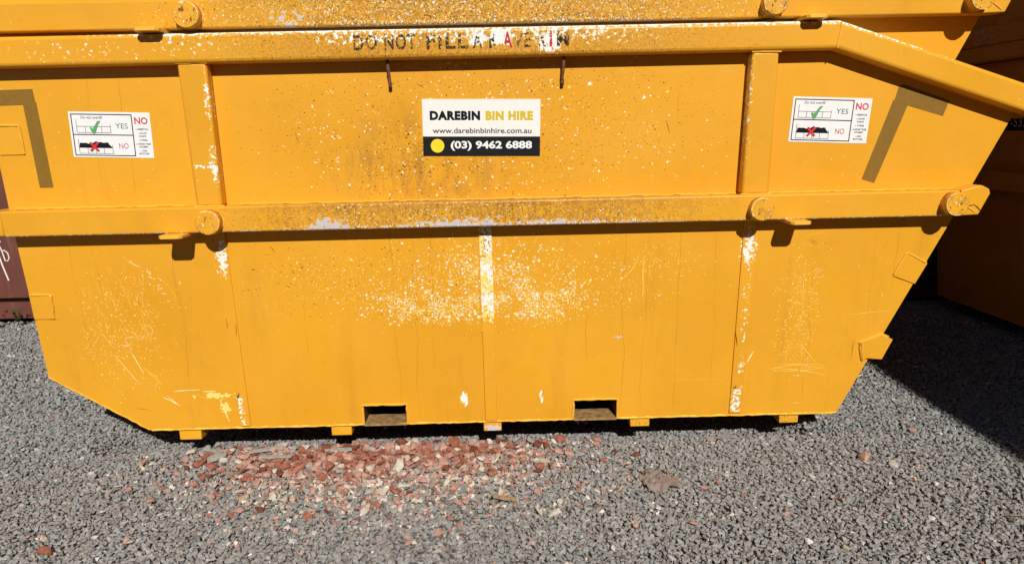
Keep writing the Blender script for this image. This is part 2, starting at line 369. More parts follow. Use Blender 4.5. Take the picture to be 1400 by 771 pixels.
v = np.stack([XX.ravel(), YY.ravel(), ZZ.ravel()], 1); nx, ny = len(gx), len(gy)
idx = np.arange(nx*ny).reshape(ny, nx)
f = np.stack([idx[:-1, :-1].ravel(), idx[:-1, 1:].ravel(), idx[1:, 1:].ravel(), idx[1:, :-1].ravel()], 1)
me = bpy.data.meshes.new('gravel_ground'); me.from_pydata(v.tolist(), [], f.tolist()); me.update()
s = S('crushed_stone_ground', rough=.95, spec=.15)
vo = s.t.nodes.new('ShaderNodeTexVoronoi'); s.t.links.new(s.vec(1, 1, 1), vo.inputs['Vector']); vo.inputs['Scale'].default_value = 48.
bw = s.t.nodes.new('ShaderNodeSeparateColor'); s.t.links.new(vo.outputs['Color'], bw.inputs[0])
cc = s.mix(bw.outputs[0], (.15, .146, .136, 1), (.30, .292, .27, 1))
cc = s.mix(s.ramp(vo.outputs['Distance'], .35, .7), cc, (.09, .086, .078, 1))
red = s.ell(0, 0, 1, 1)
ra = s.m('POWER', s.mul(s.add(s.X, .45), 1/.62), 2.); rb = s.m('POWER', s.mul(s.add(s.Y, -2.63), 1/.20), 2.)
redm = s.mul(s.m('SUBTRACT', 1., s.add(ra, rb), clamp=True), s.ramp(s.noise(9., 3.), .38, .55))
cc = s.mix(s.clamp(s.mul(redm, 2.)), cc, (.20, .075, .045, 1))
s.col(cc); s.bump(s.m('SUBTRACT', 1., vo.outputs['Distance']), .8, .01)
g = link('ground', me, s.mat); g['kind'] = 'structure'; g['label'] = 'grey crushed stone yard ground'

# crushed stone lying on it
def hull(n, seed, flat_=.75):
    rs = np.random.RandomState(seed); bm = bmesh.new()
    for _ in range(n):
        d = rs.normal(size=3); d /= np.linalg.norm(d); d = np.sign(d)*np.abs(d)**.8; d *= rs.uniform(.75, 1.05)
        bm.verts.new((d[0], d[1]*rs.uniform(.85, 1.), d[2]*flat_))
    r = bmesh.ops.convex_hull(bm, input=bm.verts)
    for q in list(bm.verts):
        if not q.link_faces: bm.verts.remove(q)
    bmesh.ops.recalc_face_normals(bm, faces=bm.faces)
    bmesh.ops.triangulate(bm, faces=bm.faces)
    bm.verts.index_update()
    V = np.array([q.co[:] for q in bm.verts]); Fc = np.array([[q.index for q in t.verts] for t in bm.faces]); bm.free()
    return V, Fc
HUL = [hull(9+(i % 3), 100+i, .62+.04*(i % 6)) for i in range(36)]
def rotm(n, tilt):
    a = RS.uniform(0, 2*np.pi, n); b = RS.normal(0, tilt, n); c = RS.normal(0, tilt, n)
    ca, sa, cb, sb, c_, s_ = np.cos(a), np.sin(a), np.cos(b), np.sin(b), np.cos(c), np.sin(c)
    z = np.zeros(n); o = np.ones(n)
    Rz = np.stack([ca, -sa, z, sa, ca, z, z, z, o], 1).reshape(n, 3, 3); Rx = np.stack([o, z, z, z, cb, -sb, z, sb, cb], 1).reshape(n, 3, 3)
    Ry = np.stack([c_, z, s_, z, o, z, -s_, z, c_], 1).reshape(n, 3, 3)
    return Rx @ Ry @ Rz
def scatter(spacing, y0, y1, xm, r0_, r1_, zoff):
    ys = np.arange(y0, y1, spacing*.87); pts = []
    for i, yy in enumerate(ys):
        xw = xm(yy); xs = np.arange(-xw, xw, spacing)+(i % 2)*spacing/2
        pts.append(np.stack([xs, np.full(len(xs), yy)], 1))
    p = np.concatenate(pts); p += RS.uniform(-.45, .45, p.shape)*spacing
    inside = (p[:, 1] > 3.05) & (p[:, 1] < 4.4) & (p[:, 0] > -1.35) & (p[:, 0] < 1.2)
    p = p[~inside]; n = len(p)
    rad = r0_+(r1_-r0_)*RS.beta(1.6, 2.6, n)
    return p, rad, np.full(n, zoff)+RS.uniform(-.004, .004, n)
A = scatter(.0121, 1.50, 3.15, lambda y: .74*y+.45, .0058, .0119, -.001)
B = scatter(.0165, 3.15, 4.85, lambda y: .74*y+.55, .0078, .0135, 0.)
D_ = scatter(.025, 1.5, 3.1, lambda y: .74*y+.42, .0075, .0134, .0035)
E_ = scatter(.021, .75, 4.8, lambda y: .74*y+2.1, .0105, .0175, .0)
mk = (np.abs(E_[0][:, 0]) > .74*E_[0][:, 1]+.48) | (E_[0][:, 1] < 1.51)
E_ = (E_[0][mk], E_[1][mk], E_[2][mk])
p = np.concatenate([A[0], B[0], D_[0], E_[0]]); rad = np.concatenate([A[1], B[1], D_[1], E_[1]]); zo = np.concatenate([A[2], B[2], D_[2], E_[2]])
n = len(p); Rm = rotm(n, .32); sc3 = rad[:, None]*np.stack([RS.uniform(.9, 1.35, n), RS.uniform(.7, 1., n), RS.uniform(.7, 1., n)], 1)
zc = ground_h(p[:, 0], p[:, 1])+zo
# stone colours (albedo of each stone)
gr = np.clip(RS.normal(.266, .034, n), .16, .40); tint = RS.normal(0, .007, n)
colr = np.stack([gr*1.02+tint, gr, gr*.94-tint], 1)
q = RS.uniform(size=n)
pd = np.exp(-((p[:, 0]+.45)/.60)**2)*np.clip(1.12-(2.72-p[:, 1])/.70, 0, 1)*(p[:, 1] < 2.8)
pal = [((.60, .56, .50), .006, .30), ((.50, .30, .23), .004, .26), ((.36, .14, .09), .0015, .24), ((.48, .42, .32), .006, .12)]
acc = np.zeros(n)
for c_, b0, b1 in pal:
    pr = b0+b1*pd**1.4; sel = (q >= acc) & (q < acc+pr); acc = acc+pr
    colr[sel] = np.array(c_)*RS.uniform(.75, 1.15, (sel.sum(), 1)); sc3[sel] *= (1.12+.45*np.clip(pd[sel]*2, 0, 1)*RS.uniform(0, 1, sel.sum()))[:, None]
dustm = np.clip(np.exp(-((p[:, 0]+.48)/.52)**4-((p[:, 1]-2.60)/.17)**2)*1.35*(.62+.38*np.sin(p[:, 0]*11+p[:, 1]*17)*np.sin(p[:, 0]*23-p[:, 1]*9+1)), 0, .85)[:, None]
colr = colr*(1-dustm)+np.array([.30, .115, .07])*dustm
colr = np.clip(colr, .03, .8)
which = RS.randint(0, len(HUL), n); VV = []; FF = []; CC = []; off = 0
for k, (hv, hf) in enumerate(HUL):
    ii = np.where(which == k)[0]; m_ = len(ii)
    vv = np.einsum('nij,nkj->nki', Rm[ii], hv[None]*sc3[ii][:, None, :])
    vv[:, :, 0] += p[ii, 0][:, None]; vv[:, :, 1] += p[ii, 1][:, None]; vv[:, :, 2] += zc[ii][:, None]
    VV.append(vv.reshape(-1, 3)); FF.append((hf[None]+(np.arange(m_)*len(hv))[:, None, None]+off).reshape(-1, 3))
    CC.append(np.repeat(colr[ii], len(hv), 0)); off += m_*len(hv)
VV = np.concatenate(VV); FF = np.concatenate(FF); CC = np.concatenate(CC)
me = bpy.data.meshes.new('gravel'); me.vertices.add(len(VV)); me.vertices.foreach_set('co', VV.astype(np.float32).ravel())
me.loops.add(FF.size); me.loops.foreach_set('vertex_index', FF.astype(np.int32).ravel())
me.polygons.add(len(FF)); me.polygons.foreach_set('loop_start', np.arange(0, FF.size, 3, dtype=np.int32))
at = me.color_attributes.new('stone_colour', 'FLOAT_COLOR', 'POINT')
at.data.foreach_set('color', np.concatenate([CC, np.ones((len(CC), 1))], 1).astype(np.float32).ravel())
me.update(calc_edges=True); me.shade_flat()
s = S('crushed_stone', rough=.9, spec=.2)
an = s.t.nodes.new('ShaderNodeAttribute'); an.attribute_name = 'stone_colour'
nn = s.ramp(s.noise(260., 3., .65), .3, .7, .80, 1.16)
vm = s.t.nodes.new('ShaderNodeVectorMath'); vm.operation = 'SCALE'; s.t.links.new(an.outputs['Color'], vm.inputs[0]); s.t.links.new(nn, vm.inputs['Scale'])
s.col(vm.outputs[0]); s.bump(s.noise(330., 3., .6), .5, .0015)
g = link('gravel', me, s.mat); g['kind'] = 'stuff'; g['label'] = 'grey crushed stone gravel covering the yard'; g['category'] = 'gravel'
print('stones', n, 'tris', len(FF))

# ------------------------------------------------------------------ skip bins
TL, TU, ZM, ZB = math.tan(math.radians(5.5)), math.tan(math.radians(3.5)), .86, .05
WID = 1.75
def yf(z): return -(z-ZB)*TL if z < ZM else -(ZM-ZB)*TL-(z-ZM)*TU
def yb(z): return WID-yf(z)
def plate(poly, off, back=0., side=1, mb=None):
    mb = mb or MB()
    Y = (lambda z, o: yf(z)-o) if side > 0 else (lambda z, o: yb(z)+o)
    return mb.loft([(x, Y(z, off), z) for x, z in poly], [(x, Y(z, back), z) for x, z in poly])
def rect(x0, x1, z0, z1): return [(x0, z0), (x1, z0), (x1, z1), (x0, z1)]
def bead(pts, off, r=.0035, side=1, step=.018, wig=.0012, mb=None):
    mb = mb or MB(); out = []
    for (xa, za), (xb, zb) in zip(pts[:-1], pts[1:]):
        k = max(1, int(math.hypot(xb-xa, zb-za)/step))
        for i in range(k): out.append((xa+(xb-xa)*i/k, za+(zb-za)*i/k))
    out.append(pts[-1])
    P3 = [(x+random.uniform(-wig, wig), yf(z)-off, z+random.uniform(-wig, wig)) for x, z in out]
    return mb.tube(P3, r, 6, .28)

# profile of the front bin: left end upright with a chamfer at its foot, right end raked
XL = lambda z: -1.733-.014*(z-.30) if z >= .30 else -1.733+(.30-z)*1.4979
XR = lambda z: 1.298+.4405*(z-.065)
POCK = [(-.553, -.389), (.2655, .431)]; PZ0, PZ1 = .067, .146
def walls(root, side, mats, xl, xr, chamf, pockets, ztop):
    lo = MB()
    Y = yf if side > 0 else yb
    T = .006 if side > 0 else -.006
    def slab(poly):
        lo.loft([(x, Y(z), z) for x, z in poly], [(x, Y(z)+T, z) for x, z in poly])
    L = [(xl(.30), .30), (xl(.30), .30)]
    body = ([(xl(PZ1), PZ1)] + [(xr(PZ1), PZ1), (xr(ZM), ZM), (xl(ZM), ZM)] + ([(xl(.30), .30)] if chamf else []))
    # lower strip between the fork pockets
    xs = [None]+[q for pk in pockets for q in pk]+[None]
    slab(body)
    for i in range(0, len(xs), 2):
        a0, a1 = (xl(.065), xl(PZ1)) if xs[i] is None else (xs[i], xs[i])
        b0, b1 = (xr(.065), xr(PZ1)) if xs[i+1] is None else (xs[i+1], xs[i+1])
        slab([(a0, .065), (b0, .065), (b1, PZ1), (a1, PZ1)])
    lo.build('lower_side_wall', mats[0], root)
    up = MB(); up.loft([(x, Y(z), z) for x, z in ztop], [(x, Y(z)+T, z) for x, z in ztop])
    up.build('upper_side_wall', mats[1], root)

def stencil_text(root): pass

def build_front_bin():
    root = thing('skip_bin', 'large yellow skip bin in the middle with the white company sign and warning stickers', 'skip bin', (0, 2.70, 0))
    top = [(XL(ZM), ZM), (XR(ZM), ZM), (1.80, 1.195), (1.80, 1.205), (1.134, 1.42), (-1.75, 1.42)]
    walls(root, 1, (M['lower'], M['upper']), XL, XR, True, POCK, top)
    walls(root, -1, (M['plain'], M['plain']), XL, XR, True, POCK, top)
    # ends and floor
    def endplate(name, pts, t):
        mb = MB(); vi = []
        for (x, z) in pts: vi += [(x, yf(z)+.004, z), (x, yb(z)-.004, z)]
        vo = [(x+t, y, z) for x, y, z in vi]; k = len(pts)
        for i in range(k-1):
            a, b, c, d = 2*i, 2*i+1, 2*i+3, 2*i+2
            mb.loft([vi[a], vi[b], vi[c], vi[d]], [vo[a], vo[b], vo[c], vo[d]])
        mb.build(name, M['plain'], root)
    endplate('end_wall', [(XL(.30), .30), (XL(1.42), 1.42)], .006)
    endplate('chamfer_plate', [(XL(.066), .066), (XL(.30), .30)], .006)
    endplate('raked_end_wall', [(XR(.066), .066), (XR(1.195), 1.195)], -.006)
    MB().box(-1.389, 1.296, .006, WID-.006, .154, .160).build('floor_plate', M['plain'], root)
    # fork pockets: through tubes with a plate on the bottom and a welded frame
    for x0, x1 in POCK:
        t = .005; mb = MB()
        mb.box(x0-t, x0, .005, WID, PZ0, PZ1+t).box(x1, x1+t, .0, WID, PZ0, PZ1+t).box(x0, x1, .0, WID, PZ1, PZ1+t)
        pk = mb.build('fork_pocket', M['gouge_shade'], root)  # unpainted dark steel, its colour darkened to stand in for shade inside
        MB().box(x0, x1, -.008, .098, PZ0-.004, PZ0+.002).build('pocket_base_plate', M['pocket'], pk)
        bead([(x0-.004, PZ0), (x0-.004, PZ1+.004), (x1+.004, PZ1+.004), (x1+.004, PZ0)], .001, .0042).build('weld_bead', M['bead'], pk)
    # rails
    rail = rect(-1.735, 1.612, .851, .941)
    plate(rail, .066).build('side_rail', M['rail'], root, bevel=.006, seg=3)
    plate(rail, .066, side=-1).build('side_rail', M['plain'], root, bevel=.006)
    for side in (1, -1):
        plate([(1.612, .851), (1.686, .853), (1.718, .928), (1.712, .944), (1.684, .958), (1.612, .941)], .0675, side=side).build('rail_end', M['post'] if side > 0 else M['plain'], root, bevel=.004)
        plate(rect(-1.80, -1.7352, .8525, .9395), .064, side=side, back=-.02).build('rail_end', M['plain'], root, bevel=.006, seg=3)
    MB().box(-1.80, -1.747, yf(.9)+.02, yb(.9)-.02, .8525, .9395).build('end_rail', M['plain'], root, bevel=.006)
    rp = [(1.664, .853), (1.718, .928), (1.712, .944), (1.684, .958)]
    MB().loft([(x, yf(.9)+.0, z) for x, z in rp], [(x, yb(.9), z) for x, z in rp]).build('end_rail', M['plain'], root, bevel=.004)
    rimp = [(-1.83, 1.415), (1.132, 1.4225), (1.86, 1.186), (1.886, 1.268), (1.150, 1.5135), (-1.83, 1.513)]
    rimp = [(-1.83, 1.415), (1.132, 1.422), (1.87, 1.1805), (1.87, 1.2740), (1.137, 1.5135), (-1.83, 1.5125)]
    for side in (1, -1):
        plate(rimp, .060, back=-.016, side=side).build('rim', M['rim'] if side > 0 else M['plain'], root, bevel=.014, seg=4)
    MB().box(-1.83, -1.76, yf(1.45)+.02, yb(1.45)-.02, 1.4165, 1.511).build('end_rim', M['plain'], root, bevel=.01)
    MB().box(1.80, 1.868, yf(1.25)+.02, yb(1.25)-.02, 1.185, 1.272).build('end_rim', M['plain'], root, bevel=.01)
    # posts on the upper panel
    for x0, x1, xb0, xb1 in ((-1.066, -.970, -1.063, -.973), (.853, .943, .845, .942)):
        for side in (1, -1):
            plate([(xb0, .9415), (xb1, .9415), (x1, 1.4205), (x0, 1.4205)], .049, side=side).build('post', M['post'] if side > 0 else M['plain'], root, bevel=.009, seg=3)
    # flat bars on the lower panel
    plate([(-.083, .845), (-.038, .845), (-.036, .072), (-.082, .072)], .007).build('flat_bar', M['strip'], root, bevel=.0015)
    plate([(-1.037, .845), (-.994, .845), (-.994, .075), (-1.034, .075)], .005).build('flat_bar', M['sstrip'], root, bevel=.0015)
    plate([(.877, .845), (.924, .845), (.921, .078), (.873, .078)], .006).build('flat_bar', M['sstrip'], root, bevel=.0015)
    # feet: channel ends under the floor
    for x0, x1, z0 in ((-1.280, -1.195, .020), (-.687, -.608, .022), (-.090, -.020, .024), (.487, .563, .027), (1.077, 1.152, .026)):
        MB().box(x0, x1, .004, WID-.004, z0, .0645).build('foot', M['foot'], root, bevel=.003)
    # lifting pins
    for x, z, r, h in ((-1.012, .889, .042, .040), (.905, .893, .040, .040), (1.583, .897, .040, .044)):
        c = (x, yf(z)-.064, z)
        pn = MB().cyl(c, (0, -1, 0), r, h, 32, .003).build('lifting_pin', M['pin'], root, smooth=False)
        for pl in pn.data.polygons: pl.use_smooth = len(pl.vertices) == 4
        mb = MB(); ring = [(x+math.cos(a)*(r+.0005), c[1]-.001, z+math.sin(a)*(r+.0005)) for a in [k*2*math.pi/36 for k in range(37)]]
        mb.tube(ring, .003, 6, .3, cap=False); mb.build('weld_bead', M['bead'], pn)
        ring = [(x+math.cos(a)*(r-.001), c[1]-h+.001, z+math.sin(a)*(r-.001)) for a in [.3+x+k*2*math.pi/36 for k in range(int(12+abs(x)*5))]]
        MB().tube(ring, .0011, 5, .7, cap=False).build('weld_bead', M['scratch_w'], pn)
        c = (x, yb(z)+.064, z); MB().cyl(c, (0, 1, 0), r, h, 24, .003).build('lifting_pin', M['plain'], root)
    # stacking tabs under the rail
    for x0, x1 in ((-1.178, -1.097), (1.000, 1.072)):
        for side in (1, -1):
            y0 = yf(.85) if side > 0 else yb(.85)
            a = [(x0, y0, .839), (x1, y0, .839), (x1, y0-side*.116, .839), (x1-.010, y0-side*.128, .839), (x0+.010, y0-side*.128, .839), (x0, y0-side*.116, .839)]
            MB().loft(a, [(q[0], q[1], .8505) for q in a]).build('stacking_tab', M['bead'], root, bevel=.0015)
    # hooks of rusty rod
    for x, x2 in ((-.371, -.369), (.221, .217)):
        y = yf(1.40)-.030
        MB().tube([(x, y, 1.418), (x, y+.005, 1.39), (x2, y+.016, 1.355), (x2, y+.021, 1.335), (x2, y+.024, 1.329)], [.0055, .0055, .0052, .0055, .007], 8, .12).build('hook', M['rust'], root, smooth=True)
    # plates welded on near the ends
    def wplate(poly, off, bd, sd=1):
        pl = plate(poly, off).build('welded_plate', M['plain'], root, bevel=.0015)
        bead(bd, .003, .0038).build('weld_bead', M['bead'], pl)
    wplate(rect(-1.735, -1.652, 1.131, 1.229), .0035, [(-1.733, 1.231), (-1.654, 1.230), (-1.650, 1.226), (-1.651, 1.133)], )
    wplate(rect(-1.737, -1.661, .531, .624), .0035, [(-1.735, .626), (-1.662, .626), (-1.659, .62), (-1.660, .560)])
    wplate([(1.447, .622), (1.534, .588), (1.570, .667), (1.487, .708)], .0035, [(1.449, .628), (1.485, .706), (1.489, .710), (1.562, .671)])
    wplate([(1.358, .362), (1.433, .392), (1.478, .371), (1.446, .290), (1.386, .296), (1.372, .284)], .009, [(1.372, .290), (1.356, .360), (1.433, .394), (1.462, .381)])
    # weld runs along the panel joints
    wb = [([(-1.07, .9425), (-.965, .9425)], .047), ([(.84, .9425), (.95, .9425)], .047), ([(-1.07, 1.419), (-.965, 1.419)], .050), ([(.85, 1.419), (.95, 1.4195)], .050),
          ([(-1.72, .9428), (-1.12, .9428)], .001), ([(-.93, .9428), (.84, .9428)], .0015), ([(.95, .9428), (1.64, .9428)], .001),
          ([(-.039, .073), (-.038, .40)], .0015), ([(-.084, .84), (-.083, .44)], .0035),
          ([(-1.38, .066), (1.29, .066)], .0005), ([(-1.389, .068), (-1.731, .297)], .0002), ([(1.139, 1.508), (1.132, 1.426)], .0605),
          ([(1.614, .944), (1.613, .905), (1.618, .885), (1.64, .884), (1.672, .862)], .0675)]
    for pts, off in wb: bead(pts, off, .0026).build('weld_bead', M['bead'], root)
    # corner marks of adhesive tape
    for poly, off in (([(-1.735, 1.348), (-1.584, 1.350), (-1.581, 1.299), (-1.735, 1.296)], .0006), ([(-1.625, 1.306), (-1.579, 1.306), (-1.573, 1.016), (-1.620, 1.016)], .0010),
                      ([(1.385, 1.300), (1.402, 1.308), (1.568, 1.250), (1.553, 1.197), (1.375, 1.250)], .0006), ([(1.372, 1.257), (1.425, 1.240), (1.336, .969), (1.289, .983)], .0010)):
        plate(poly, off).build('tape_strip', M['tape'], root)
    return root

# ---- stickers: everything is laid out in the sticker's own flat coordinates
def on_wall(cx, cz, rot, off):
    ca, sa = math.cos(rot), math.sin(rot)
    def f_(u, v):
        x = cx+u*ca-v*sa; z = cz+u*sa+v*ca
        return (x, yf(z)-off, z)
    return f_
def shape(name, mat, parent, mp, polys, label=None):
    mb = MB()
    for pl in polys: mb.put([mp(u, v) for u, v in pl], [tuple(range(len(pl)))])
    me = bpy.data.meshes.new(name); me.from_pydata(mb.v, [], mb.f); me.update()
    return link(name, me, mat, parent, label)
def text_polys(body, size, bold=0., align='CENTER', space=1., width=None, shear=0.):
    cu = bpy.data.curves.new('t', 'FONT'); cu.body = body; cu.size = size; cu.align_x = align; cu.align_y = 'CENTER'
    cu.offset = bold; cu.space_character = space; cu.shear = shear; cu.resolution_u = 3
    ob = bpy.data.objects.new('t', cu); COL.objects.link(ob)
    dg = bpy.context.evaluated_depsgraph_get(); dg.update()
    me = bpy.data.meshes.new_from_object(ob.evaluated_get(dg))
    vs = [(q.co.x, q.co.y) for q in me.vertices]; fs = [tuple(q.vertices) for q in me.polygons]
    bpy.data.objects.remove(ob); bpy.data.curves.remove(cu); bpy.data.meshes.remove(me)
    if width:
        x0 = min(a for a, b in vs); x1 = max(a for a, b in vs); k = width/(x1-x0)
        mid_ = (x0+x1)/2 if align == 'CENTER' else x0
        vs = [((a-mid_)*k, b) for a, b in vs]
    y0 = min(b for a, b in vs); y1 = max(b for a, b in vs); c = (y0+y1)/2
    return [(a, b-c) for a, b in vs], fs
def text(name, body, mat, parent, mp, u, v, size, **k):
    h = k.pop('height', None)
    vs, fs = text_polys(body, size, **k)
    if h:
        y0 = min(b for a, b in vs); y1 = max(b for a, b in vs); q = h/(y1-y0); vs = [(a, b*q) for a, b in vs]
    me = bpy.data.meshes.new(name); me.from_pydata([mp(u+a, v+b) for a, b in vs], [], fs); me.update()
    return link(name, me, mat, parent)
def seg(a, b, t):
    d = Vector((b[0]-a[0], b[1]-a[1])); n_ = Vector((-d.y, d.x)).normalized()*t/2
    return [(a[0]+n_.x, a[1]+n_.y), (b[0]+n_.x, b[1]+n_.y), (b[0]-n_.x, b[1]-n_.y), (a[0]-n_.x, a[1]-n_.y)]

def warning_sticker(root, cx, cz, rot, label, shear=0.):
    W_, H_ = .277, .154
    base = plate([on_wall(cx, cz, rot, 0)(u, v)[::2] for u, v in ((-W_/2, -H_/2), (W_/2, -H_/2), (W_/2, H_/2), (-W_/2, H_/2))], .0012).build('warning_sticker', M['white_vinyl'], root, label)
    mp = on_wall(cx, cz, rot, .0016); mp2 = on_wall(cx, cz, rot, .0020); mp3 = on_wall(cx, cz, rot, .0024)
    U = lambda u: (u-.5)*W_
    V = lambda v: (.5-v)*H_
    G = lambda a, b, t: seg((U(a[0]), V(a[1])), (U(b[0]), V(b[1])), t)
    t = .0032
    shape('border', M['ink'], base, mp, [G((.03, .055), (.775, .055), t), G((.03, .955), (.775, .955), t), G((.032, .05), (.032, .96), t), G((.772, .05), (.772, .96), t), G((.03, .5), (.775, .5), t)])
    t = .0014; ln = []
    ln += [G((.085, .17), (.085, .455), t), G((.085, .32), (.50, .32), t), G((.085, .455), (.50, .455), t)] + [G((q, .32), (q, .455), t) for q in (.19, .29, .39)] + [G((.50, .28), (.50, .46), t)]
    ln += [G((.085, .60), (.085, .92), t), G((.085, .915), (.50, .915), t)] + [G((q, .78), (q, .915), t) for q in (.19, .29, .39)] + [G((.50, .72), (.50, .92), t)]
    shape('bin_drawing', M['ink'], base, mp, ln)
    hp = [(.085, .79), (.50, .79), (.485, .75), (.465, .72), (.45, .67), (.42, .665), (.40, .68), (.36, .66), (.33, .665), (.30, .64), (.28, .665), (.25, .69), (.21, .70), (.17, .68), (.14, .685), (.10, .68)]
    shape('waste_heap', M['ink'], base, mp2, [[(U(a), V(b)) for a, b in hp]])
    ck = [(.245, .35), (.265, .33), (.285, .375), (.335, .23), (.355, .195), (.39, .195), (.355, .27), (.315, .44), (.30, .475), (.275, .475)]
    shape('tick_mark', M['green_ink'], base, mp3, [[(U(a), V(b)) for a, b in ck]])
    shape('cross_mark', M['red_ink'], base, mp3, [G((.225, .67), (.325, .865), .0082), ])
    shape('cross_mark', M['red_ink'], base, on_wall(cx, cz, rot, .0027), [G((.325, .67), (.225, .865), .0082)])
    text('lettering', 'Do not overfill', M['ink'], base, mp, U(.28), V(.12), .012, width=.074, height=.0095, shear=.2)
    text('lettering', 'YES', M['dgreen_ink'], base, mp, U(.64), V(.30), .03, width=.042, height=.0175)
    text('lettering', 'NO', M['maroon_ink'], base, mp, U(.64), V(.74), .03, width=.032, height=.0185)
    text('lettering', 'NO', M['red_ink'], base, mp, U(.885), V(.18), .03, bold=.0007, width=.045, height=.0235)
    for tx, v_, wd in (('\u203a ASBESTOS', .365, .042), ('\u203a LIQUID', .455, .030), ('WASTE', .52, .025), ('\u203a TYRES', .605, .030), ('\u203a LARGE TREE', .69, .051), ('STUMPS', .755, .030), ('\u203a GAS', .84, .020), ('BOTTLES', .905, .033)):
        text('lettering', tx, M['ink'], base, mp, U(.885), V(v_), .01, bold=.0002, width=wd, height=.0058)
    return base

root = build_front_bin()
warning_sticker(root, -1.342, 1.192, -.035, 'warning sticker near the left end of the upper panel')
warning_sticker(root, 1.156, 1.191, -.045, 'warning sticker near the right end of the upper panel')
# company sign
rot = -.020; cx, cz = -.063, 1.1885
q = on_wall(cx, cz, rot, 0)
sg = plate([q(u, v)[::2] for u, v in ((-.204, -.028), (.204, -.028), (.204, .098), (-.204, .098))], .003).build('sign_panel', M['cream_vinyl'], root, 'white and black company sign in the middle of the upper panel')
plate([q(u, v)[::2] for u, v in ((-.204, -.094), (.204, -.094), (.204, -.0281), (-.204, -.0281))], .0031).build('sign_band', M['black_vinyl'], sg)
mp = on_wall(cx, cz, rot, .0035)
text('lettering', 'DAREBIN', M['ink'], sg, mp, -.0915, .043, .05, bold=.0031, width=.174, height=.0310, space=1.12)
text('lettering', 'BIN HIRE', M['gold_ink'], sg, mp, .0965, .043, .05, bold=.0031, width=.164, height=.0310, space=1.12)
text('lettering', 'www.darebinbinhire.com.au', M['grey_ink'], sg, mp, .002, -.008, .03, bold=.0005, width=.344, height=.0185)
text('lettering', '(03) 9462 6888', M['white_ink'], sg, mp, .034, -.060, .04, bold=.0013, width=.284, height=.034)
shape('dot', M['yellow_ink'], sg, mp, [[(-.154+.0235*math.cos(a), -.060+.0235*math.sin(a)) for a in [k*2*math.pi/40 for k in range(40)]]])
# stencilled words on the rim
def rim_pt(u, v): return (u, yf(v)-.0606, v)
for tx, x0, x1, mt in (('DO', -.475, -.397, 'sten_k'), ('NOT', -.373, -.270, 'sten_k'), ('FILL', -.235, -.098, 'sten_k'), ('A', -.082, -.050, 'sten_k2'), ('B', -.028, -.008, 'sten_k2'), ('A', .018, .048, 'sten_r'), ('VE', .052, .110, 'sten_k2'), ('R', .135, .160, 'sten_k2'), ('I', .172, .180, 'sten_r'), ('M', .196, .236, 'sten_k')):
    text('stencil_lettering', tx, M[mt], root, rim_pt, (x0+x1)/2, 1.4715+.001*(x0 > 0), .06, bold=.0014, width=x1-x0, height=.050, space=1.15)

# scratches: short thin strokes of bared primer
def stroke(mb, pts, wd, off):
    Ps = [Vector((a, b)) for a, b in pts]; L_, R_ = [], []
    for i, p_ in enumerate(Ps):
        d = (Ps[min(i+1, len(Ps)-1)]-Ps[max(i-1, 0)]).normalized(); n_ = Vector((-d.y, d.x))
        ww = wd*.72*(.15+.85*math.sin(math.pi*(i+.5)/len(Ps)))*random.uniform(.6, 1.2)/2
        L_.append(p_+n_*ww); R_.append(p_-n_*ww)
    v_ = [(q_.x, yf(q_.y)-off, q_.y) for q_ in L_]+[(q_.x, yf(q_.y)-off, q_.y) for q_ in R_]; k = len(Ps)
    mb.put(v_, [(i, i+1, k+i+1, k+i) for i in range(k-1)])
def scribble(mb, x, z, ang, ln, wd, curl=.3, off=.0008):
    k = random.randint(4, 8); pts = [(x, z)]; a = ang
    for _ in range(k):
        a += random.uniform(-curl, curl); x += math.cos(a)*ln/k; z += math.sin(a)*ln/k; pts.append((x, z))
    stroke(mb, pts, wd, off)
sc1, sc2, sc3_ = MB(), MB(), MB()
R_ = random.Random(5); random.seed(21)
for _ in range(120):
    x = random.gauss(-1.42, .085); z = random.gauss(.47, .09)
    scribble(random.choice((sc1, sc1, sc2)), x, z, random.choice((1.57, 1.45, 1.7, random.uniform(0, 3.1))), random.uniform(.008, .05), random.uniform(.0008, .0022), .5)
for _ in range(30):
    scribble(sc1, random.uniform(-1.54, -1.2), random.uniform(.56, .72), 1.57+random.gauss(0, .12), random.uniform(.01, .06), random.uniform(.001, .0022), .15)
for _ in range(14):
    scribble(sc2, random.gauss(-1.26, .03), random.gauss(.66, .035), random.uniform(0, 3.1), random.uniform(.006, .02), random.uniform(.003, .006), .8)
for x, z, a, l, w_ in ((-1.47, .38, -.95, .14, .0035), (-1.41, .395, -1.15, .10, .0045), (-1.375, .33, -.75, .10, .003), (-1.40, .68, -1.35, .13, .0022), (-1.34, .56, -1.7, .13, .0022), (-1.44, .42, .2, .04, .004), (-1.42, .45, .1, .04, .004), (-1.315, .205, -.6, .07, .006), (-1.30, .21, -.7, .05, .004), (-1.36, .745, -.6, .05, .004)):
    scribble(sc2 if w_ > .0034 else sc1, x, z, a, l, w_, .15)
for _ in range(85):
    x = random.gauss(1.125, .030); z = random.uniform(.22, .70)
    scribble(random.choice((sc1, sc1, sc2)), x+.12*(.5-z)*.2, z, random.uniform(-.6, 2.6), random.uniform(.006, .04), random.uniform(.0008, .002), .6)
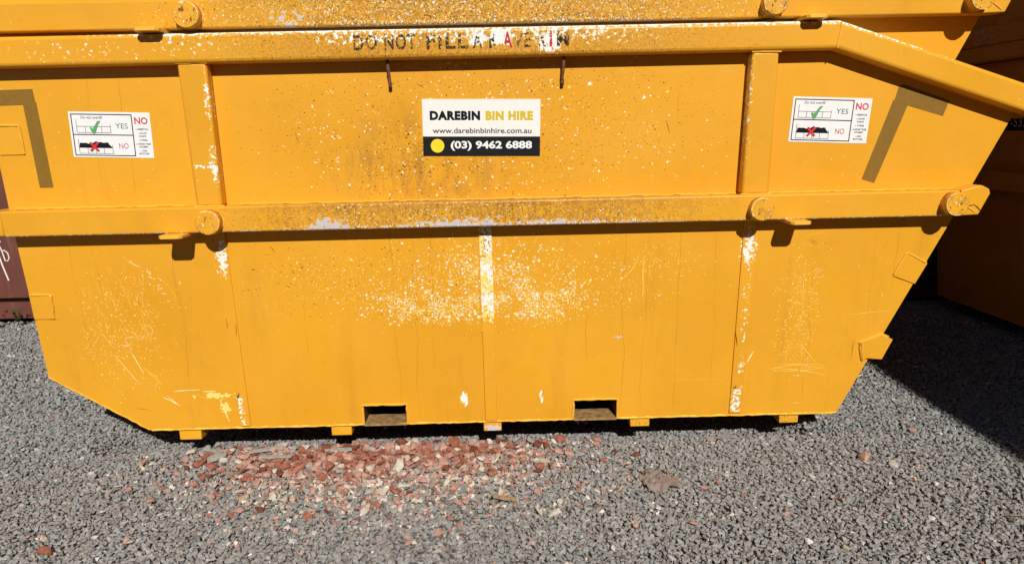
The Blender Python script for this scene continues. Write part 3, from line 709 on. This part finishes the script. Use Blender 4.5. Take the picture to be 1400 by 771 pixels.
for x, z, a, l, w_ in ((1.115, .72, -1.62, .30, .0025), (1.10, .42, -1.66, .18, .0018), (1.04, .262, -.02, .20, .0045), (1.05, .278, -.06, .10, .003), (1.24, .256, 3.0, .09, .003), (1.30, .475, .02, .17, .0025), (.517, .72, -1.57, .15, .0045), (.515, .60, -1.6, .07, .0022), (.48, .67, -2.5, .16, .0010), (1.14, .35, -1.0, .10, .004), (1.19, .80, 3.3, .10, .002),
                        (-1.27, .228, .02, .10, .006), (-1.16, .224, .0, .05, .007), (-1.10, .19, -1.3, .10, .006), (.60, .225, .02, .26, .0014), (1.12, .115, -.1, .03, .004), (.93, .29, 1.1, .05, .007), (.90, .268, .7, .03, .006)):
    scribble(sc2 if w_ > .0055 else sc1, x, z, a, l, w_, .08, .0072 if .87 < x < .93 else .0009)
for x, z, a, l, w_ in ((-1.03, .52, -1.5, .04, .0016), (-.997, .50, -1.55, .05, .0016), (-1.345, .595, -1.4, .02, .004), (-.84, .79, -.9, .03, .003), (.884, .36, 1.57, .06, .0026), (-1.655, .5275, 3.14, .07, .003), (1.455, .618, -.38, .09, .0035), (-1.66, 1.130, 3.14, .06, .0025), (1.12, .775, -.5, .04, .002), (1.33, .30, 1.5, .07, .002), (-.71, 1.19, -1.3, .05, .002), (.58, 1.20, -1.2, .04, .0025), (-1.43, .16, 0., .06, .002)):
    scribble(sc3_, x, z, a, l, w_, .12, .0085 if abs(abs(x)-1.0) < .15 and z < .8 else .0009)
stroke(sc1, [(1.13+.10*math.cos(a), .262+.012*math.sin(a)+.004*math.cos(a)) for a in [k*.35 for k in range(19)]], .004, .0009)
for a_, b_ in (((1.603, .90), (1.612, .86)), ((1.64, .885), (1.665, .89)), ((1.665, .89), (1.69, .868))):
    stroke(sc3_, [a_, ((a_[0]+b_[0])/2+.002, (a_[1]+b_[1])/2), b_], .005, .0690)
stroke(sc1, [(.50-.10*(1-math.cos(a))-.01*a, .735-.075*math.sin(a)*1.2-.02*a) for a in [k*.13 for k in range(12)]], .003, .0009)
# long fine seam line across the bottom of the panels
for mbx, mt, lb in ((sc1, 'scratch', 'thin pale yellow scratches'), (sc2, 'scratch_w', 'white scraped marks'), (sc3_, 'gouge_shade', 'dark gouges in the paint')):
    me = bpy.data.meshes.new('paint_scratches'); me.from_pydata(mbx.v, [], mbx.f); me.update()
    o = link('paint_scratches', me, M[mt], root, lb); o['kind'] = 'stuff'

# ---- the second bin stacked on the first
def copy_thing(src, loc, rz, label, group=None, skip=(), mats=None):
    c = src.copy(); COL.objects.link(c); c.location = loc; c.rotation_euler = (0, 0, rz); c['label'] = label
    if group: c['group'] = group
    for ch in list(src.children):
        if ch.name.split('.')[0] in skip: continue
        d = ch.copy(); COL.objects.link(d); d.parent = c
        if mats:
            mm = mats.get(ch.data.materials[0].name)
            if mm: d.material_slots[0].link = 'OBJECT'; d.material_slots[0].material = mm
        for gch in list(ch.children):
            e = gch.copy(); COL.objects.link(e); e.parent = d
    return c
DZ = .6770
copy_thing(root, (.006, 2.684, DZ), 0., 'yellow skip bin stacked on the middle one, with a scraped rail', None,
           ('warning_sticker', 'sign_panel', 'stencil_lettering', 'paint_scratches', 'hook', 'tape_strip'),
           {M['rail'].name: M['rail_up'], M['rim'].name: M['plain'], M['strip'].name: M['plain'], M['lower'].name: M['plain'], M['upper'].name: M['plain'], M['sstrip'].name: M['plain'], M['foot'].name: M['plain']})

# ---- the shaded stack on the right: bins with upright ends, long side towards the left
LEN = 3.92
def build_square_bin():
    rt = thing('skip_bin', 'shaded yellow skip bin on the ground at the right edge with a black phone sticker', 'skip bin', (2.86, 4.66, 0), -math.pi/2, 'skip bins in the shaded stacks at the right')
    a, b = (lambda z: 0.), (lambda z: LEN)
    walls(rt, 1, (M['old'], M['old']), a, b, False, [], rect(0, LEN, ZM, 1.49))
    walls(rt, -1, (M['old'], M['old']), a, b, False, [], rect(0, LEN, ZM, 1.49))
    for x in (.002, LEN-.008):
        vs = [(yf(.07)+.003, .07), (yb(.07)-.003, .07), (yb(ZM)-.003, ZM), (yb(1.49)-.003, 1.49), (yf(1.49)+.003, 1.49), (yf(ZM)+.003, ZM)]
        MB().loft([(x, y, z) for y, z in vs], [(x+.006, y, z) for y, z in vs]).build('end_wall', M['old'], rt)
    MB().box(.01, LEN-.01, .01, WID-.01, .072, .078).build('floor_plate', M['old'], rt)
    for side in (1, -1):
        plate(rect(.01, LEN-.01, .80, .905), .062, side=side).build('side_rail', M['old'], rt, bevel=.006)
        plate(rect(-.05, LEN+.05, 1.495, 1.582), .050, back=-.016, side=side).build('rim', M['old'], rt, bevel=.010, seg=3)
        for x in (.9, 2.0, 3.1): plate(rect(x, x+.09, .906, 1.494), .045, side=side).build('post', M['old'], rt, bevel=.006)
    for x in (-.048, LEN-.012): MB().box(x, x+.06, yf(1.53)+.02, yb(1.53)-.02, 1.4965, 1.5805).build('end_rim', M['old'], rt, bevel=.008)
    for x in (.3, 1.2, 2.0, 2.8, 3.5): MB().box(x, x+.08, .16, WID-.16, .012, .0715).build('foot', M['old'], rt)
    return rt
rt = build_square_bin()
def mp_r(u, v): return (u, yf(v)-.0025, v)
st_ = plate(rect(.44, .89, 1.125, 1.215), .0015).build('phone_sticker', M['black_vinyl'], rt, 'black sticker with grey digits')
text('lettering', '-533', M['dim_ink'], st_, mp_r, .722, 1.17, .07, width=.125, height=.05)
ord_ = {1: 'second', 2: 'third', 3: 'fourth'}
for k in (1, 2, 3):
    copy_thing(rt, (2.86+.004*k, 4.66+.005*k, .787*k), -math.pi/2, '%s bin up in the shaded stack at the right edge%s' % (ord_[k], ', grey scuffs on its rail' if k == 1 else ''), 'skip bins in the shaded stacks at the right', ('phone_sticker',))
for k in range(4):  # unseen nearer stack, added to carry the ground shadow towards the camera
    copy_thing(rt, (2.87+.004*k, .62, .787*k), -math.pi/2, ('lowest', 'second', 'third', 'topmost')[k]+' skip bin of the unseen nearer stack out of frame at the right', 'skip bins in the shaded stacks at the right', ('phone_sticker',))

# ------------------------------------------------------------------ shipping container behind
ct = thing('shipping_container', 'dark red shipping container behind the bins with chalk writing on its side', 'container', (-1., 4.82, 0))
x0c, x1c = -6.1, 6.1
mb = MB(); xs = []; x = x0c+.15; flat_to = -2.05
prof = [(x, .0)]
while x < x1c-.4:
    if -2.9 < x < flat_to: x = flat_to; prof.append((x, .0)); continue
    prof += [(x+.07, .0), (x+.14, .036), (x+.21, .036), (x+.28, .0)]; x += .28
prof.append((x1c-.15, .0))
v_ = [(a, .012+b, z) for a, b in prof for z in (.165, 2.45)]
me = mesh('side_wall', v_, [(2*i, 2*i+2, 2*i+3, 2*i+1) for i in range(len(prof)-1)])
link('side_wall', me, M['maroon'], ct)
MB().box(x0c+.15, x1c-.15, .06, .066, .12, 2.45).build('wall_lining', M['maroon'], ct)
MB().box(x0c+.15, x1c-.15, -.004, .012, .158, .166).build('wall_lip', M['maroon'], ct)
MB().box(x0c+.15, x1c-.15, .004, .06, .012, .124).build('bottom_rail', M['maroon'], ct, bevel=.004)
MB().box(x0c+.15, x1c-.15, .0, .06, 2.45, 2.56).build('top_rail', M['maroon'], ct, bevel=.004)
for x in (x0c, x1c-.16):
    for y in (0., 2.28): MB().box(x, x+.16, y-.005, y+.155, .118, 2.47).build('corner_post', M['maroon'], ct, bevel=.005)
    for y in (-.01, 2.27):
        for z in (.0, 2.471): MB().box(x-.005, x+.17, y-.004, y+.165, z, z+.117).build('corner_casting', M['maroon'], ct, bevel=.008)
    MB().box(x+.05, x+.11, .155, 2.275, .12, 2.45).build('end_wall', M['maroon'], ct)
MB().box(x0c+.1, x1c-.1, .02, 2.42, 2.561, 2.575).build('roof', M['maroon'], ct)
MB().box(x0c+.15, x1c-.15, 2.38, 2.43, .05, 2.56).build('back_wall', M['maroon'], ct)
def sky_block(z, lb):  # unseen containers added behind the camera to block low sky and deepen shadows
    c = copy_thing(ct, (2.2, -6.6, z), math.pi, lb, 'added unseen containers that block low sky')
sky_block(.0, 'lower added container out of frame, blocking low sky'); sky_block(2.595, 'upper added container out of frame, blocking low sky')
def chalk(pts, wd=.009):
    mb = MB(); Ps = [Vector(q_) for q_ in pts]; L_, R2 = [], []
    for i, p_ in enumerate(Ps):
        d = (Ps[min(i+1, len(Ps)-1)]-Ps[max(i-1, 0)]).normalized(); n_ = Vector((-d.y, d.x))*wd*random.uniform(.7, 1.1)/2
        L_.append(p_+n_); R2.append(p_-n_)
    mb.put([(q_.x, .0095, q_.y) for q_ in L_]+[(q_.x, .0095, q_.y) for q_ in R2], [(i, i+1, len(Ps)+i+1, len(Ps)+i) for i in range(len(Ps)-1)])
    me = bpy.data.meshes.new('chalk_stroke'); me.from_pydata(mb.v, [], mb.f); me.update(); link('chalk_stroke', me, M['chalk'], ct)
def cp(px, py):                                  # layout grid of the chalk marks (unit = 1/206 m)
    return (-2.300+(px-10)/206., .293+(380-py)/206.)
chalk([cp(a, b) for a, b in ((-8, 338), (-2, 334), (4, 331), (9, 330))])
chalk([cp(a, b) for a, b in ((1, 331), (3, 345), (6, 362), (11.5, 384))])
chalk([cp(a, b) for a, b in ((7, 337), (9, 345), (11, 356), (14, 357), (17, 353), (16, 346), (12, 342), (9, 343))], .007)

# weeds at the container's foot
def weed(x, y, n_, hgt, label, spread=1.):
    t = thing('weed', label, 'weed', (x, y, -.005))
    for k in range(n_):
        a = random.uniform(0, 6.28); ln = hgt*random.uniform(.6, 1.1); lean = random.uniform(.2, .8)*spread
        pts = [(math.cos(a)*lean*ln*q_*q_, math.sin(a)*lean*ln*q_*q_, ln*q_) for q_ in (0, .33, .66, 1.)]
        stem = MB().tube(pts, [.0025, .002, .0016, .001], 5).build('stem', M['leaf'], t)
        for j in range(7):
            q_ = .25+.11*j; c = Vector((math.cos(a)*lean*ln*q_*q_, math.sin(a)*lean*ln*q_*q_, ln*q_)); b = a+(1.2 if j % 2 else -1.2)
            d = Vector((math.cos(b), math.sin(b), .35)).normalized(); sd_ = d.cross(Vector((0, 0, 1))).normalized(); l_ = .035*random.uniform(.7, 1.2)
            mb = MB().put([c, c+d*l_*.5+sd_*l_*.24+Vector((0, 0, .003)), c+d*l_, c+d*l_*.5-sd_*l_*.24+Vector((0, 0, .003)), c+d*l_*.5], [(0, 1, 4), (1, 2, 4), (2, 3, 4), (3, 0, 4)])
            me = bpy.data.meshes.new('leaf'); me.from_pydata(mb.v, [], mb.f); me.update(); link('leaf', me, M['leaf'], stem)
weed(-3.20, 4.72, 4, .10, 'small green weed against the container between it and the bin corner')
weed(-3.33, 4.66, 5, .13, 'leafy weed in front of the container at the left edge', 1.3)

# ------------------------------------------------------------------ rubble, one piece each
RM = {'red': flat('red_brick', (.38, .15, .095), .95, .15, .45, scale=70.), 'pink': flat('pink_brick', (.50, .30, .235), .95, .15, .35, scale=70.),
      'cream': flat('cream_mortar', (.58, .53, .45), .95, .15, .3, scale=60.), 'grey': flat('pale_grey_concrete', (.36, .35, .33), .95, .15, .3, scale=60.),
      'dark': flat('dark_red_brick', (.20, .075, .05), .95, .15, .45, scale=70.), 'white': flat('white_chip', (.60, .57, .51), .9, .2, .2, scale=60.)}
RME = {}
for k in RM:
    RME[k] = []
    for j in range(9):
        hv, hf = hull(13+j % 4, 500+j*7+len(k), .55+.05*(j % 4)); me = mesh('fragment', hv, hf.tolist()); me.materials.append(RM[k]); RME[k].append(me)
def fragment(kind, x, y, r, label, group, sx=1., sy=1., sz=1., rz=None, name=None, lift=.0):
    name = name or {'red': 'brick_fragment', 'pink': 'brick_fragment', 'dark': 'brick_fragment', 'cream': 'mortar_lump', 'grey': 'concrete_lump', 'white': 'white_stone'}[kind]
    o = bpy.data.objects.new(name, random.choice(RME[kind])); COL.objects.link(o)
    o.scale = (r*sx, r*sy, r*sz); o.rotation_euler = (random.gauss(0, .25), random.gauss(0, .25), random.uniform(0, 6.28) if rz is None else rz)
    o.location = (x, y, float(ground_h(x, y))+.008+r*.22*sz+lift)
    o['label'] = label; o['category'] = {'brick_fragment': 'brick fragment', 'mortar_lump': 'mortar', 'concrete_lump': 'concrete', 'white_stone': 'stone'}.get(name, 'stone')
    if group: o['group'] = group
    return o
LAB = {'red': ('red brick fragment in the rubble spread in front of the bin', 'red brick fragments in the rubble'),
       'pink': ('pinkish brick fragment in the rubble spread in front of the bin', 'pinkish brick fragments in the rubble'),
       'dark': ('dark red brick fragment in the rubble along the bin', 'dark red brick fragments in the rubble'),
       'cream': ('cream lump of mortar in the rubble in front of the bin', 'cream mortar lumps in the rubble'),
       'grey': ('pale grey lump of concrete in the rubble in front of the bin', 'grey concrete lumps in the rubble')}
placed = []
def try_place(x, y, r):
    for a, b, c in placed:
        if (a-x)**2+(b-y)**2 < (.66*(r+c))**2: return False
    placed.append((x, y, r)); return True
random.seed(33); cnt = 0; tr = 0
while cnt < 285 and tr < 9000:
    tr += 1
    if random.random() < .76: x = random.gauss(-.48, .33); y = 2.695-abs(random.gauss(0, .16)); r = random.uniform(.012, .027)*(1.1 if y > 2.45 else .85)
    else: x = random.gauss(-.40, .45); y = 2.70-abs(random.gauss(0, .36)); r = random.uniform(.011, .021)
    if x < -1.22 or x > .55 or y < 1.95 or y > 2.685: continue
    if not try_place(x, y, r): continue
    kd = random.choices(['red', 'pink', 'dark', 'cream', 'grey'], [34, 30, 10, 14, 12] if y > 2.4 else [16, 40, 3, 28, 13])[0]
    nm_ = {'red': 'red brick fragment', 'pink': 'pinkish brick fragment', 'dark': 'dark red brick fragment', 'cream': 'cream mortar lump', 'grey': 'pale grey lump'}[kd]
    if r > .024: nm_ = 'large '+nm_
    elif r < .0165: nm_ = 'small '+nm_
    xr = ('beside the leftmost foot' if x < -1.0 else 'between the two leftmost feet' if x < -.78 else 'below the second foot' if x < -.58 else 'below the left fork pocket' if x < -.37
          else 'between left fork pocket and middle foot' if x < -.16 else 'below the middle foot' if x < .05 else 'right of the middle foot')
    yr = 'closest to the bin' if y > 2.62 else 'close in' if y > 2.54 else 'midway out' if y > 2.40 else 'far out'
    fragment(kd, x, y, r, nm_+' '+xr+', '+yr, LAB[kd][1], random.uniform(1, 1.28), random.uniform(.78, 1.), random.uniform(.8, 1.05)); cnt += 1
single = [('cream', 1.377, 2.393, .022, 'rough whitish stone just right of the pink brick chunk'), ('pink', 1.300, 2.459, .027, 'squarish pink brick chunk on the gravel below the right end of the bin'), 
          ('dark', .478, 2.522, .017, 'round dark red brick piece on the gravel left of the crumpled cloth'), ('pink', .66, 2.235, .020, 'flat pale pink brick chip right of the crumpled cloth'),
          ('red', .118, 2.44, .024, 'bright red brick chip just right of the rubble spread'), ('pink', 1.07, 2.15, .014, 'small pinkish chip below the pink brick chunk'),
          ('red', -1.38, 1.985, .022, 'red brick shard near the lower left corner'), ('pink', -1.36, 2.56, .019, 'pinkish stone left of the first foot of the bin'),
          ('pink', -1.20, 2.28, .018, 'flat pink stone on the gravel left of the rubble'), ('pink', -1.31, 2.35, .016, 'small pink stone at far left of the rubble'),
          ('white', -1.51, 2.49, .012, 'white chip on the gravel beneath the chamfered corner'), ('pink', 1.60, 2.68, .017, 'reddish stone on the gravel near the edge of the shade'),
          ('white', 1.05, 2.32, .012, 'small white pebble below the right foot of the bin'), ('white', 1.44, 2.25, .010, 'white pebble right of and below the rough whitish stone'),
          ('pink', .56, 2.02, .014, 'orange pink chip below the crumpled cloth'), ('grey', -1.09, 2.57, .036, 'pale squarish concrete lump beside the first foot of the bin'),
          ('white', .30, 2.26, .012, 'white pebble left of the crumpled cloth'), ('red', .30, 1.72, .014, 'red chip at the bottom edge in the middle')]
for kd, x, y, r, lb in single: fragment(kd, x, y, r, lb, None, 1.15, .9, .95)
# long slivers
def sliver(name, x, y, ln, wd, th, rz, mat, label, cat):
    n_ = 6; v_ = []
    for i in range(n_+1):
        t = i/n_-.5; ww = wd*(1-.5*abs(t)*2*random.uniform(.4, 1)); z = th*random.uniform(.85, 1.1)
        v_ += [(t*ln, -ww/2, 0), (t*ln, ww/2, 0), (t*ln, ww/2*.8, z), (t*ln, -ww/2*.85, z)]
    f_ = [(0, 1, 2, 3), tuple(n_*4+k for k in (3, 2, 1, 0))]
    for i in range(n_):
        for k in range(4): f_.append((i*4+k, i*4+(k+1) % 4, i*4+4+(k+1) % 4, i*4+4+k))
    o = link(name, mesh(name, v_, f_), mat); o.location = (x, y, float(ground_h(x, y))+.016); o.rotation_euler = (.06, .05, rz); o['label'] = label; o['category'] = cat; return o
sliver('wood_splinter', -.012, 2.212, .078, .014, .009, -.28, M['wood'], 'pale wood splinter lying below the middle of the rubble', 'wood')
sliver('slate_sliver', -.92, 2.625, .13, .022, .008, .45, RM['grey'], 'long tilted grey slate sliver at the back of the rubble', 'slate')
sliver('slate_sliver', -.86, 2.56, .12, .024, .007, .12, RM['grey'], 'grey slate sliver lying flat in front of the tilted one', 'slate')
sliver('slate_sliver', -.64, 2.60, .10, .020, .007, .15, RM['grey'], 'dark slate sliver near the second foot of the bin', 'slate')
sliver('twig', 1.58, 2.02, .10, .003, .003, .02, M['wood'], 'thin dry twig on the gravel at the right', 'twig')
# crumpled cloth
nx_, ny_ = 22, 18; v_ = []
for j in range(ny_):
    for i in range(nx_):
        u_, t_ = i/(nx_-1)-.5, j/(ny_-1)-.5
        rim_ = 1-.16*math.sin(3*math.atan2(t_, u_)+1)-.07*math.sin(7*math.atan2(t_, u_))
        x = u_*.105*rim_; y = t_*.14*rim_
        z = .008+.0065*math.sin(15*u_+22*t_+2*math.sin(5*t_+3*u_))+.0035*math.sin(34*t_-10*u_)+.0008*random.uniform(-1, 1)-.05*(u_*u_+t_*t_)
        v_.append((x, y, z))
me = mesh('crumpled_cloth', v_, [(j*nx_+i, j*nx_+i+1, (j+1)*nx_+i+1, (j+1)*nx_+i) for j in range(ny_-1) for i in range(nx_-1)])
o = link('crumpled_cloth', me, M['rag']); o.location = (.515, 2.315, .016+float(ground_h(.515, 2.315))); o.rotation_euler = (0, 0, .5)
o['label'] = 'crumpled brown scrap of cloth lying on the gravel right of the middle'; o['category'] = 'cloth'
sm = o.modifiers.new('thick', 'SOLIDIFY'); sm.thickness = .0015
